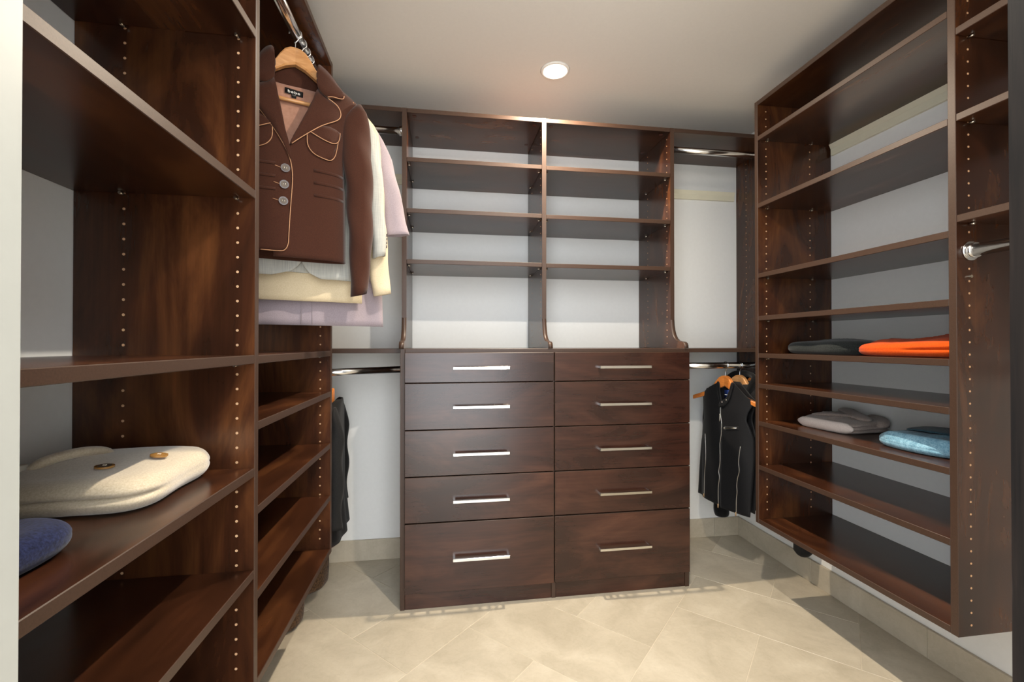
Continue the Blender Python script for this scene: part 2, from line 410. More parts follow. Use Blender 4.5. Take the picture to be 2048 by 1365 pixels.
# ---- right unit
XRF = 1.314
RU = Th('shelving_unit', (XE, 1.36, -.761), 'tall dark brown open shelving unit on the right wall with folded clothes', 'shelving')
rx = (XRF, XE - .0005)
p1 = box('side_panel', RU, rx, (.977, .996), (-.761, 1.036), ['wood_z', 'edge'], ['x-'])
p2 = box('side_panel', RU, rx, (1.722, 1.741), (-.761, 1.036), ['wood_z', 'edge'], ['x-'])
pegs(RU, p1, [(1.3535, .977, z) for z in zrow(.164, -.75, 1.0)] + [(1.563, .977, z) for z in zrow(.164, -.75, 1.0)], (0, -1, 0))
pegs(RU, p2, [(1.3535, 1.722, z) for z in zrow(.544, -.73, 1.0)] + [(1.563, 1.722, z) for z in zrow(.544, -.73, 1.0)], (0, -1, 0))
for z in (1.036, .884, .597, .299, .118, -.040, -.168, -.327, -.513, -.742):
    s = box('shelf', RU, (XRF + .0006, rx[1]), (.9964, 1.7216), (z - TH, z), ['wood_y', 'edge'], ['x-'])
    if -.7 < z < 1.0:
        for xx in (1.3535, 1.563):
            pin(RU, s, (xx, 1.7216, z - TH - .0034), (0, -1, 0)); pin(RU, s, (xx, .9964, z - TH - .0034), (0, 1, 0))
for z in (1.036, .8245, .599, .335):
    s = box('shelf', RU, (XRF + .0006, rx[1]), (YF + .001, .9766), (z - TH, z), ['wood_y', 'edge'], ['x-'])
    if z < 1: pin(RU, s, (1.3535, .9766, z - TH - .0034), (0, -1, 0))
rod(RU, (1.356, .977, .243), (1.356, YF, .243))
bm = bmesh.new(); add_cyl(bm, (1.3535, .977, .176), (0, -1, 0), .0042, .006, 10); fin(bm, 'set_screw', RU, ['pin'])
# ---- back: drawer base
DB = Th('drawer_cabinet', (.452, 2.1, ZF), 'low wide dark brown cabinet with ten drawers against the back wall', 'cabinet')
YD = 1.881
box('side_panel', DB, (-.182, -.163), (YD, YB - .013), (ZF, -.0205), ['wood_z', 'edge'], ['y-'])
box('side_panel', DB, (1.069, 1.088), (YD, YB - .013), (ZF, -.0205), ['wood_z', 'edge'], ['y-'])
box('center_panel', DB, (.4525, .4715), (YD, YB - .013), (ZF, -.0395), ['wood_z', 'edge'], ['y-'])
box('counter_top', DB, (-.1628, 1.0688), (YD, YB - .001), (-.0395, -.0205), ['wood_x', 'edge'], ['y-'])
for a, b_ in ((-.1628, .4523), (.4717, 1.0688)):
    box('plinth', DB, (a, b_), (YD + .003, YD + .021), (ZF, -1.0195), ['drawer'])
    box('carcass', DB, (a, b_), (YD + .03, YB - .02), (ZF + .005, -.04), ['wood_x'])
DZ = [(-.0365, -.159), (-.1625, -.352), (-.3555, -.5425), (-.5465, -.7315), (-.7365, -1.019)]
HZ = [-.0998, -.260, -.4525, -.644, -.881]
def handle(T, par, xc, z, yf):
    yb = yf - .030
    bm = bm_box(xc - .117, xc + .117, yb, yb + .010, z - .006, z + .006, .0012)
    for sx in (-1, 1):
        x1 = xc + sx * .117; b2 = bm_box(min(x1, x1 - sx * .010), max(x1, x1 - sx * .010), yb + .0098, yf, z - .005, z + .005, .0006)
        me_ = bpy.data.meshes.new('t'); b2.to_mesh(me_); b2.free(); bm.from_mesh(me_); bpy.data.meshes.remove(me_)
    return fin(bm, 'handle', T, ['nickel'], par)
for (xa, xb), xc in (((-.1625, .4595), .149), ((.4635, 1.0825), .7725)):
    for (zt, zb), hz in zip(DZ, HZ):
        d = box('drawer', DB, (xa, xb), (1.862, 1.8805), (zb, zt), ['drawer', 'edge'], ['z+', 'x-', 'x+'], .0014)
        handle(DB, d, xc, hz, 1.862)
# ---- back: hutch
HU = Th('hutch', (.4485, 2.18, -.02), 'dark brown open hutch with two columns of shelves standing on the drawers', 'shelving')
OG = [(2.0, 1.036), (2.0, .115), (1.997, .088), (1.991, .065), (1.981, .044), (1.966, .027), (1.947, .016), (1.925, .0115), (1.905, .0105), (1.892, .0085), (1.881, .003), (1.876, -.006), (1.8745, -.0195)]
def hutch_panel(x0, x1, holes):
    pts = OG + [(YB - .0015, -.0195), (YB - .0015, 1.036)]
    bm = bmesh.new(); A = [bm.verts.new((x0, y, z)) for y, z in pts]; B = [bm.verts.new((x1, y, z)) for y, z in pts]; n = len(pts)
    fa = bm.faces.new(A); fb = bm.faces.new(B[::-1])
    for k in range(n):
        f = bm.faces.new((A[k], B[k], B[(k + 1) % n], A[(k + 1) % n]))
        if k < len(OG) - 1: f.material_index = 1; f.smooth = k > 0
    bmesh.ops.recalc_face_normals(bm, faces=bm.faces[:])
    o = fin(bm, 'upright', HU, ['wood_z', 'edge'])
    if holes: pegs(HU, o, [(x0, y, z) for y in (2.034, 2.2415) for z in zrow(.0025, 0, 1.0)], (-1, 0, 0), .0026)
    return o
HX = [(-.1875, -.1675), (.4385, .4580), (1.0655, 1.0850)]
for k, (a, b_) in enumerate(HX): hutch_panel(a, b_, k > 0)
for (a, b_) in ((HX[0][1], HX[1][0]), (HX[1][1], HX[2][0])):
    for z in (1.036, .8205, .5955, .371):
        dz = -.002 if (a > 0 and z < 1) else 0
        s = box('shelf', HU, (a + .0004, b_ - .0004), (2.0006, YB - .0015), (z + dz - TH, z + dz), ['wood_x', 'edge'], ['y-'])
        for yy in (2.034, 2.2415):
            if z < 1:
                pin(HU, s, (a, yy, z + dz - TH - .0034), (1, 0, 0)); pin(HU, s, (b_, yy, z + dz - TH - .0034), (-1, 0, 0))
            else:
                for xx in (a + .03, b_ - .03): cyl('cam_cap', HU, (xx, yy, z - TH), (0, 0, -1), .009, .0015, 'cam_cap', 14, s)
# ---- back: hanging sections either side
HL = Th('hanging_section', (-.48, 2.18, -.041), 'dark brown shelves with chrome rods in the back left corner', 'closet section')
box('top_shelf', HL, (XW + .0005, -.1879), (2.0, YB - .001), (1.036 - TH, 1.036), ['wood_x', 'edge'], ['y-'])
box('middle_shelf', HL, (XW + .0005, -.1879), (2.0, YB - .001), (-.0405, -.0215), ['wood_x', 'edge'], ['y-'])
rod(HL, (XW + .001, 2.055, .957), (-.1878, 2.055, .957))
rod(HL, (-.70, 1.93, -.1265), (-.1825, 2.11, -.1165))
HR = Th('hanging_section', (1.37, 2.18, -.17), 'dark brown shelves with chrome rods in the back right corner', 'closet section')
box('top_shelf', HR, (1.0854, XE - .0005), (2.0, YB - .001), (1.036 - TH, 1.036), ['wood_x', 'edge'], ['y-'])
box('middle_shelf', HR, (1.0884, 1.6495), (2.0, YB - .001), (-.0405, -.0215), ['wood_x', 'edge'], ['y-'])
sp = box('side_panel', HR, (1.650, XE - .0005), (2.0, YB - .014), (-.165, 1.0165), ['wood_z', 'edge'], ['y-'])
pegs(HR, sp, [(1.650, 2.255, z) for z in zrow(.006, 0, 1.0)], (-1, 0, 0), .0026)
rod(HR, (1.0854, 2.055, .957), (1.650, 2.055, .957))
rod(HR, (1.0884, 2.055, -.108), (1.650, 2.055, -.108))

# ------------------------------------------------------------------ clothes: tools
def lerp_tab(tab, z):
    """tab: list of (z, value) sorted from top to bottom"""
    if z >= tab[0][0]: return tab[0][1]
    for (za, va), (zb, vb) in zip(tab, tab[1:]):
        if z >= zb:
            t = (za - z) / (za - zb) if za > zb else 0
            return va + (vb - va) * t
    return tab[-1][1]
class Gar:
    """garment on a rod: local x along the shoulders, local -y towards the front, z lens-relative minus base"""
    def __init__(s, name, x, y, zb, ang, label, cat, group=None):
        s.o = root(name, (x, y, zb), label, cat, group, ang); s.b = Vector((0, 0, zb))
def gfin(bm, name, G_, mats, parent=None, smooth=True, solid=0, sub=0):
    for v in bm.verts: v.co.z -= G_.b.z
    me = bpy.data.meshes.new(name); bm.normal_update(); bm.to_mesh(me); bm.free()
    if smooth:
        for p in me.polygons: p.use_smooth = True
    o = link(name, me, parent if parent is not None else G_.o, mats if isinstance(mats, (list, tuple)) else [mats])
    if solid:
        md = o.modifiers.new('s', 'SOLIDIFY'); md.thickness = solid; md.offset = 0
    if sub:
        md = o.modifiers.new('d', 'SUBSURF'); md.levels = sub; md.render_levels = sub
    return o
def sheet(G_, name, zs, lf, rt, depth, m, solid=.003, nu=18, parent=None, botfn=None):
    """cloth panel ruled between lf(z) and rt(z); depth(s,z) -> forward distance"""
    bm = bmesh.new(); rows = []
    for z in zs:
        a, b_ = lf(z), rt(z); row = []
        for k in range(nu + 1):
            s = a + (b_ - a) * k / nu; row.append(bm.verts.new((s, -depth(s, z), z)))
        rows.append(row)
    for ra, rb_ in zip(rows, rows[1:]):
        for k in range(nu): bm.faces.new((ra[k], rb_[k], rb_[k + 1], ra[k + 1]))
    return gfin(bm, name, G_, [m], parent, True, solid)
def patch(G_, name, pts, depth, off, m, solid=.003, parent=None, k=4, closed=True, cuts=2):
    P = [(p.x, p.y) for p in catmull([(a, b_, 0) for a, b_ in pts], k, True)] if k > 1 else pts
    bm = bmesh.new(); f = bm.faces.new([bm.verts.new((s, 0, z)) for s, z in P])
    bmesh.ops.triangulate(bm, faces=[f])
    for _ in range(cuts): bmesh.ops.subdivide_edges(bm, edges=[e for e in bm.edges if e.calc_length() > .012], cuts=1)
    bmesh.ops.triangulate(bm, faces=bm.faces[:])
    for v in bm.verts: v.co.y = -(depth(v.co.x, v.co.z) + off)
    bmesh.ops.recalc_face_normals(bm, faces=bm.faces[:])
    if sum(f_.normal.y for f_ in bm.faces) > 0: bmesh.ops.reverse_faces(bm, faces=bm.faces[:])
    return gfin(bm, name, G_, [m], parent, True, solid)
def pipe(G_, name, pts, depth, off, m, r=.0013, parent=None, k=5):
    P = catmull([(a, b_, 0) for a, b_ in pts], k)
    bm = bmesh.new(); tube_bm(bm, [(p.x, -(depth(p.x, p.y) + off), p.y) for p in P], r, 6)
    return gfin(bm, name, G_, [m], parent)
def sleeve(G_, name, tab, m, yc=0, dep=.03, parent=None, n=20, fold=.0, cuff=None, steps=26):
    """tab: (z, s_in, s_out) from shoulder to cuff -> open tube"""
    bm = bmesh.new(); rings = []
    ztop, zbot = tab[0][0], tab[-1][0]
    ti = [(z, a) for z, a, b_ in tab]; to = [(z, b_) for z, a, b_ in tab]
    for i in range(steps + 1):
        z = ztop + (zbot - ztop) * i / steps; a, b_ = lerp_tab(ti, z), lerp_tab(to, z); c, h = (a + b_) / 2, (b_ - a) / 2
        e = min(1, (i + .2) / 7.0); d = dep * e ** .6 * (1 - .15 * i / steps)
        ring = []
        for k in range(n):
            t = 2 * math.pi * k / n; w = 1 + fold * math.sin(3 * t + z * 40)
            ring.append(bm.verts.new((c + h * w * math.cos(t), yc + d * w * math.sin(t) + .004 * math.sin(z * 31), z + (.006 * math.cos(t) if i == steps else 0))))
        rings.append(ring)
    for a, b_ in zip(rings, rings[1:]):
        for k in range(n): bm.faces.new((a[k], a[(k + 1) % n], b_[(k + 1) % n], b_[k]))
    bm.faces.new(rings[0]); bmesh.ops.recalc_face_normals(bm, faces=bm.faces[:])
    return gfin(bm, name, G_, [m], parent, True, .003)
def hook_pts(zr, rr, ztop_wood, s0=0, flip=1):
    """wire hook around a rod whose axis is local y, ending in the hanger"""
    pts = []
    R = rr + .0022
    for a in range(200, -61, -20):
        t = math.radians(a); pts.append((s0 + flip * R * math.cos(t), 0, zr + R * math.sin(t)))
    pts += [(s0 + flip * R * .25, 0, zr - R * 1.35), (s0, 0, zr - R * 1.75), (s0, 0, ztop_wood - .012)]
    return pts
def hanger(G_, zr, rr, ztop, wood_m, half=.195, bar=True, y0=0.0, s0=0.0, flip=1, drop=.135, bendy=.045, group=True):
    """contoured wooden hanger, wings swept forward, with wire hook"""
    bm = bmesh.new(); rings = []
    N_ = 25
    tabt = [(0, 0), (.10, .004), (.20, .018), (.33, .060), (.5, .084), (1.0, drop)]
    tabb = [(0, .052), (.16, .066), (.33, .090), (.5, .108), (1.0, drop + .020)]
    def L_(tab, x):
        for (a, va), (b_, vb) in zip(tab, tab[1:]):
            if x <= b_: return va + (vb - va) * (x - a) / (b_ - a)
        return tab[-1][1]
    for i in range(N_):
        t = -1 + 2 * i / (N_ - 1); a = abs(t); s = s0 + half * t; yb = y0 - bendy * min(1.0, a / .38)
        zt, zb = ztop - L_(tabt, a), ztop - L_(tabb, a); th = .011 - .004 * a; r_ = []
        prof = [(-1, .12), (-.75, 0), (.75, 0), (1, .12), (1, .88), (.75, 1), (-.75, 1), (-1, .88)]
        for u, w in prof: r_.append(bm.verts.new((s, yb + u * th, zt + (zb - zt) * w)))
        rings.append(r_)
    for ra, rb_ in zip(rings, rings[1:]):
        for k in range(8): bm.faces.new((ra[k], ra[(k + 1) % 8], rb_[(k + 1) % 8], rb_[k]))
    bm.faces.new(rings[0]); bm.faces.new(rings[-1]); bmesh.ops.recalc_face_normals(bm, faces=bm.faces[:])
    w = gfin(bm, 'hanger_body', G_, [wood_m], None, False)
    bm = bmesh.new(); tube_bm(bm, catmull([(a, b_ + y0, c) for a, b_, c in hook_pts(zr, rr, ztop, s0, flip)], 3), .0016, 8); gfin(bm, 'hook', G_, ['chrome'], w)
    if bar:
        bm = bmesh.new(); tube_bm(bm, [(s0 - half * .9, y0 - .003, ztop - .164), (s0 + half * .9, y0 - .003, ztop - .164)], .0058, 12); gfin(bm, 'trouser_bar', G_, [wood_m], w)
    return w
def gbutton(G_, name, s, z, y, r, m1, m2, parent, th=None):
    bm = bmesh.new(); add_cyl(bm, (s, -y, z), (0, -1, 0), r, .0022, 24); o = gfin(bm, name, G_, [m2], parent, False)
    bm = bmesh.new(); add_cyl(bm, (s, -y - .0022, z), (0, -1, 0), r * .74, .0005, 24); gfin(bm, 'button_face', G_, [m1], o, False)
    return o
def zr_(a, b_, n): return [a + (b_ - a) * i / n for i in range(n + 1)]
PHI = math.radians(21)
RODL = (.962, .0155)
def seg_tab(t): return lambda z: lerp_tab(t, z)
def neg(t): return [(z, -v) for z, v in t]

# ---- brown jacket
J = Gar('jacket', -.458, 1.458, .255, PHI, 'dark brown wool jacket with tan piping on a wooden hanger', 'jacket', 'jackets on the left rod')
SR = [(.860, .050), (.845, .070), (.811, .139), (.790, .172), (.777, .186), (.765, .187), (.732, .162), (.675, .147), (.55, .142), (.4, .144), (.255, .145)]
def dJ(s, z):
    h = lerp_tab(SR, z) + .006
    if z > .79: h = max(h, .135)
    p = min(1, abs(s) / h); f = .046 * (1 - p ** 5) + .002
    if z > .70: f *= max(.5, 1 - (z - .70) * 2.6)
    return f + .0025 * math.sin(s * 38 + z * 9) * max(0, (.75 - z))
def dJb(s, z):
    h = lerp_tab(SR, z); p = min(1, abs(s) / max(h, .05)); return -.016 * (1 - p ** 3) - .001
hemR = lambda s: .262 - .05 * max(0, s)
VR = [(.860, .058), (.816, .063), (.773, .058), (.729, .038), (.67, .016), (.625, -.003), (.59, -.02), (.55, -.05), (.25, -.06)]
VL = [(.860, -.060), (.828, -.063), (.764, -.055), (.708, -.043), (.637, -.030), (.594, -.020), (.536, -.012), (.491, -.011), (.4, -.016), (.325, -.020), (.298, -.021), (.284, -.026), (.277, -.033), (.272, -.045)]
sheet(J, 'back_panel', zr_(.872, .258, 30), lambda z: -lerp_tab(SR, z), lambda z: lerp_tab(SR, z), dJb, 'brown_wool', .003, 20)
sheet(J, 'lining', zr_(.800, .30, 22), lambda z: -lerp_tab(SR, z) * .9, lambda z: lerp_tab(SR, z) * .9, lambda s, z: dJb(s, z) + .004 + .0012 * math.sin(s * 60), 'lining', .001, 20)
fp = sheet(J, 'front_panel', zr_(.853, .257, 44), seg_tab(VR), seg_tab(SR), dJ, 'brown_wool', .003, 20)
fl = sheet(J, 'front_panel', zr_(.853, .272, 44), lambda z: -lerp_tab(SR, z), seg_tab(VL), lambda s, z: dJ(s, z) + .0035, 'brown_wool', .003, 20)
lapR = [(.060, .781), (.088, .758), (.117, .741), (.126, .718), (.113, .695), (.066, .663), (.018, .622), (-.018, .592), (.012, .664), (.040, .728)]
colR = [(.060, .856), (.080, .849), (.107, .826), (.129, .797), (.135, .776), (.121, .765), (.085, .759), (.060, .780), (.058, .815)]
lapL = [(-.060, .781), (-.088, .758), (-.117, .741), (-.124, .715), (-.093, .673), (-.062, .632), (-.036, .591), (-.014, .545), (-.020, .595), (-.032, .640), (-.046, .712)]
colL = [(-a, b_) for a, b_ in colR]
patch(J, 'lapel', lapR, dJ, .008, 'brown_wool', .004); patch(J, 'lapel', lapL, dJ, .009, 'brown_wool', .004)
patch(J, 'collar', colR, dJ, .014, 'brown_wool', .005); patch(J, 'collar', [(-.060, .872), (-.080, .868)] + colL[2:], dJ, .014, 'brown_wool', .005)
pipe(J, 'piping', [(.088, .758), (.117, .741), (.126, .718), (.113, .695), (.066, .663), (.018, .622), (-.012, .594)], dJ, .0105, 'piping')
pipe(J, 'piping', [(.135, .778), (.132, .768), (.121, .764), (.100, .763), (.086, .758)], dJ, .0170, 'piping')
pipe(J, 'piping', [(-.124, .715), (-.093, .673), (-.062, .632), (-.036, .591), (-.020, .557), (-.012, .521), (-.0105, .48), (-.0155, .40), (-.0195, .325), (-.021, .297), (-.028, .279), (-.043, .272), (-.092, .2725)], dJ, .0080, 'piping')
for sg in (1, -1):
    pk = [(.029, .632), (.031, .600), (.047, .578), (.074, .568), (.097, .568), (.111, .589), (.119, .632)]
    pk = [(sg * a if sg > 0 else -a - .034, b_) for a, b_ in pk]
    P_ = patch(J, 'pocket', pk + [(pk[-1][0], .650), (pk[0][0], .650)], dJ, .0045 if sg > 0 else .007, 'brown_wool', .002, fp if sg > 0 else fl, 3)
    pipe(J, 'piping', pk, dJ, .0065 if sg > 0 else .009, 'piping', .0012, fp if sg > 0 else fl)
    fk = [(.038, .640), (.076, .668), (.125, .662), (.120, .634), (.103, .621), (.074, .625)]
    fk = [(sg * a if sg > 0 else -a - .030, b_) for a, b_ in fk]
    patch(J, 'pocket_flap', fk, dJ, .0075 if sg > 0 else .010, 'brown_wool', .003, fp if sg > 0 else fl, 3)
    pipe(J, 'piping', [fk[2], fk[3], fk[4], fk[5], fk[0]], dJ, .0095 if sg > 0 else .012, 'piping', .0012, fp if sg > 0 else fl)
    for z in (.527, .490, .452):
        a0, a1 = (.049, .138) if sg > 0 else (-.138, -.055)
        patch(J, 'tuck', [(a0, z - .004), (a1, z - .003), (a1, z + .005), (a0, z + .004)], dJ, .0032 if sg > 0 else .0062, 'brown_wool', .002, fp if sg > 0 else fl, 1)
for s, z in ((-.029, .518), (-.032, .469), (-.034, .420)):
    o = gbutton(J, 'button', s, z, dJ(s, z) + .007, .0125, 'horn', 'horn_rim', fl)
    bm = bmesh.new(); tube_bm(bm, [(s - .003, -dJ(s, z) - .0102, z + .002), (s - .003, -dJ(s, z) - .0102, z - .002)], .0007, 5); tube_bm(bm, [(s + .003, -dJ(s, z) - .0102, z + .002), (s + .003, -dJ(s, z) - .0102, z - .002)], .0007, 5); gfin(bm, 'thread', J, ['thread'], o)
    pipe(J, 'buttonhole', [(s - .028, z + .004), (s - .020, z + .002), (s - .012, z)], dJ, .0062, 'piping', .0008, fl, 2)
sl = [(.776, .180, .192), (.766, .168, .203), (.748, .158, .211), (.72, .140, .217), (.66, .132, .222), (.60, .136, .225), (.50, .148, .229), (.42, .152, .229), (.34, .157, .227), (.26, .161, .222), (.20, .163, .215), (.158, .163, .209)]
sleeve(J, 'sleeve', sl, 'brown_wool', -.017, .034, None, 22, .05)
sleeve(J, 'sleeve', [(z, -b_, -a) for z, a, b_ in sl], 'brown_wool', -.004, .030, None, 22, .05)
hanger(J, RODL[0], RODL[1], .913, 'maple', .17, True, 0.004, 0, 1, .13, .015)
lb = patch(J, 'brand_label', [(-.029, .790), (.023, .787), (.022, .770), (-.029, .773)], lambda s, z: dJb(s, z) + .006, .002, 'black_label', .0006, None, 1, True, 0)
patch(J, 'size_tab', [(-.011, .7735), (.004, .772), (.003, .762), (-.010, .763)], lambda s, z: dJb(s, z) + .006, .0022, 'black_label', .0006, lb, 1, True, 0)
fc = bpy.data.curves.new('lettering', 'FONT'); fc.body = 'bebe'; fc.size = .0148; fc.align_x = 'CENTER'; fc.extrude = .0002; fc.offset = 0.0; fc.space_character = 1.12
tmp = bpy.data.objects.new('tmp', fc); COL.objects.link(tmp); bpy.context.view_layer.update()
me = bpy.data.meshes.new_from_object(tmp.evaluated_get(bpy.context.evaluated_depsgraph_get())); bpy.data.objects.remove(tmp)
for v in me.vertices:
    x, y = v.co.x * 1.12, v.co.y * .82
    v.co = Vector((-.0035 + x, -(dJb(-.003, .78) + .0095) - v.co.z, .7752 - .255 + y - x * .05))
me.materials.clear(); link('lettering', me, lb, ['label_text'])
bm = bmesh.new()
for k in range(3): tube_bm(bm, [(-.008 + .0035 * k, -(dJb(0, .77) + .009), .7705), (-.006 + .0035 * k, -(dJb(0, .77) + .009), .7700)], .0007, 5)
gfin(bm, 'size_print', J, ['label_text'], lb)

# ---- linen blazer behind it
def simple_garment(name, y, zb, label, SRt, SLt, hemz, m, sl_tab, th=.016, hookflip=1, openR=None, openL=None, fold=.003, wood_m='maple', cat='jacket', x=-.458, ang=PHI, rodz=RODL, ztop=.913, grp='jackets on the left rod', yc=-.012, sdep=.026, lsl=True):
    G_ = Gar(name, x, y, zb, ang, label, cat, grp)
    dep = lambda s, z: th * (1 - min(1, abs(s) / max(lerp_tab(SRt, z), abs(lerp_tab(SLt, z)), .05)) ** 4) + fold * math.sin(s * 55 + z * 6) * min(1, max(0, (SRt[0][0] - z) * 2)) + .001
    depb = lambda s, z: -dep(s, z) * .7
    zt = SRt[0][0]
    if openR:
        sheet(G_, 'front_panel', zr_(zt, hemz, 40), seg_tab(openR), seg_tab(SRt), dep, m, .0025, 16)
        sheet(G_, 'front_panel', zr_(zt, hemz + .004, 40), seg_tab(SLt), seg_tab(openL), lambda s, z: dep(s, z) + .002, m, .0025, 16)
    else:
        sheet(G_, 'front_panel', zr_(zt, hemz, 36), seg_tab(SLt), seg_tab(SRt), dep, m, .0025, 30)
    sheet(G_, 'back_panel', zr_(zt, hemz + (.02 if openR else .001), 36), seg_tab(SLt), seg_tab(SRt), depb, m, .0025, 24)
    sleeve(G_, 'sleeve', sl_tab, m, yc, sdep, None, 20, .04)
    if lsl: sleeve(G_, 'sleeve', [(z, -b_, -a) for z, a, b_ in sl_tab], m, -.002, .02, None, 20, .04)
    hanger(G_, rodz[0], rodz[1], ztop, wood_m, .19, False, 0.0, 0, hookflip, .15, .004)
    return G_
LR = [(.850, .055), (.811, .139), (.777, .192), (.70, .162), (.474, .154), (.20, .157)]
LN = simple_garment('blazer', 1.507, .209, 'pale grey linen blazer with rounded hem behind the brown jacket', LR, neg(LR), .209, 'linen',
    [(.785, .150, .195), (.75, .158, .212), (.72, .165, .229), (.699, .175, .240), (.60, .195, .253), (.406, .217, .265), (.338, .224, .267), (.298, .227, .266)],
    .014, 1, [(.850, .03), (.262, .004), (.259, .004), (.232, .017), (.218, .036), (.209, .060)], [(.850, -.03), (.262, .004), (.259, .004), (.237, -.014), (.223, -.035), (.213, -.080)])
for k in range(4):
    bm = bmesh.new(); add_cyl(bm, (.266 + .0015, -.02, .335 + k * .013), (1, -.3, 0), .005, .003, 12); gfin(bm, 'cuff_button', LN, ['horn_rim'], None, False)
CR = [(.850, .055), (.811, .139), (.777, .196), (.70, .172), (.5, .178), (.139, .184)]
CG = simple_garment('jacket', 1.548, .140, 'cream cotton jacket between the linen blazer and lavender coat', CR, neg(CR), .140, 'cream_cotton',
    [(.785, .150, .198), (.75, .158, .232), (.70, .170, .240), (.507, .195, .255), (.332, .205, .267), (.222, .211, .275), (.172, .222, .279)], .013)
VRt = [(.850, .055), (.811, .139), (.777, .196), (.70, .178), (.5, .200), (.177, .246), (.062, .250)]
VG = simple_garment('coat', 1.588, .062, 'pale lavender coat with wide three-quarter sleeves, last on the left rod', VRt, neg(VRt), .062, 'lavender',
    [(.790, .150, .200), (.77, .158, .220), (.736, .170, .243), (.667, .190, .279), (.548, .222, .307), (.416, .255, .340), (.398, .258, .342)], .014, 1, None, None, .004, 'maple', 'coat')
pipe(VG, 'seam', [(-.02, .20), (-.021, .065)], lambda s, z: .02, .001, 'lavender', .0012, None, 2); pipe(VG, 'seam', [(.012, .20), (.012, .065)], lambda s, z: .02, .001, 'lavender', .0012, None, 2)

# ---- vest on the right rod
PSI = math.atan2(-.974, .225)
RODR = (-.108, .0155)
W = Gar('vest', 1.388, 2.055, -.806, PSI, 'black sleeveless zip vest with snap collar on a wooden hanger', 'vest', 'clothes on the right rod')
WLt = [(-.192, -.015), (-.216, -.070), (-.254, -.127), (-.297, -.117), (-.342, -.113), (-.389, -.117), (-.422, -.136), (-.507, -.153), (-.584, -.161), (-.795, -.184)]
WRt = [(-.190, .076), (-.22, .113), (-.25, .145), (-.270, .180), (-.287, .172), (-.32, .153), (-.361, .146), (-.4, .161), (-.44, .175), (-.53, .178), (-.666, .170), (-.806, .161)]
def dW(s, z):
    c = .02; h = .17; p = min(1, abs(s - c) / h); f = .046 * (1 - p ** 3) + .002
    if z > -.32: f *= max(.45, 1 - (z + .32) * 3.2)
    return f + .003 * math.sin(s * 44 + z * 7) * min(1, max(0, (-.25 - z) * 3))
WOR = [(-.190, .070), (-.219, .066), (-.26, .055), (-.285, .016), (-.9, .013)]
WOL = [(-.192, -.015), (-.217, -.013), (-.268, .009), (-.285, .016), (-.9, .013)]
def hemW(z): return z
wf = sheet(W, 'front_panel', zr_(-.192, -.800, 40), seg_tab(WLt), lambda z: lerp_tab(WOL, z), dW, 'black_nylon', .003, 16)
wg = sheet(W, 'front_panel', zr_(-.190, -.806, 40), lambda z: lerp_tab(WOR, z), seg_tab(WRt), dW, 'black_nylon', .003, 16)
sheet(W, 'back_panel', zr_(-.185, -.795, 30), seg_tab(WLt), seg_tab(WRt), lambda s, z: -.012 * (1 - min(1, abs(s - .02) / .17) ** 3), 'black_nylon', .003, 20)
patch(W, 'collar', [(-.020, -.192), (-.012, -.243), (.003, -.277), (.009, -.310), (.024, -.308), (.018, -.276), (.004, -.235), (-.006, -.195)], dW, .006, 'black_nylon', .004)
patch(W, 'collar', [(.080, -.190), (.073, -.238), (.064, -.272), (.034, -.306), (.010, -.302), (.018, -.282), (.048, -.262), (.062, -.218), (.068, -.190)], dW, .009, 'black_nylon', .004)
for s, z in ((.025, -.286), (.048, -.273)):
    bm = bmesh.new(); add_cyl(bm, (s, -dW(s, z) - .010, z), (0, -1, 0), .0052, .003, 14, .003); gfin(bm, 'snap', W, ['nickel'], None, False)
ZC_ = [(.014, -.313), (.015, -.348), (.021, -.39), (.019, -.44), (.013, -.48), (.011, -.50), (.013, -.58), (.006, -.629), (.010, -.66), (.003, -.716), (.003, -.798)]
ZL_ = [(-.103, -.466), (-.098, -.535), (-.098, -.603), (-.106, -.658), (-.109, -.712), (-.109, -.784)]
ZR_ = [(.124, -.484), (.116, -.555), (.119, -.599), (.110, -.636), (.105, -.672), (.106, -.703), (.101, -.743), (.100, -.806)]
for zp in (ZC_, ZL_, ZR_):
    z_ = pipe(W, 'zipper', zp, dW, .003, 'silver_zip', .0019)
    e = zp[-1]; pipe(W, 'zip_pull', [(e[0], e[1] + .006), (e[0] - .001, e[1] - .012)], dW, .005, 'tan_zip', .0036, z_, 2)
pipe(W, 'zip_pull', [(.015, -.345), (.013, -.362), (.013, -.382)], dW, .006, 'silver_zip', .0032, None, 2)
pk = patch(W, 'welt_pocket', [(.038, -.422), (.114, -.408), (.114, -.390), (.038, -.402)], dW, .003, 'charcoal', .002, wg, 1)
pipe(W, 'zipper', [(.050, -.411), (.109, -.399)], dW, .006, 'silver_zip', .0022, pk, 2); pipe(W, 'zip_pull', [(.040, -.408), (.040, -.416)], dW, .006, 'silver_zip', .003, pk, 1)
hanger(W, RODR[0], RODR[1], -.158, 'cherry', .20, False, 0.0, 0, 1, .118, .012)
lab = patch(W, 'brand_label', [(.006, -.229), (.050, -.226), (.048, -.278), (.004, -.282)], lambda s, z: .006, .008, 'blue_label', .0008, None, 1, True, 0)
bm = bmesh.new()
for k in range(9): add_cyl(bm, (.010 + .0042 * k, -.0148, -.252 - .0002 * (k % 2)), (0, -1, 0), .0016, .0006, 6)
gfin(bm, 'label_print', W, ['label_text'], lab, False)
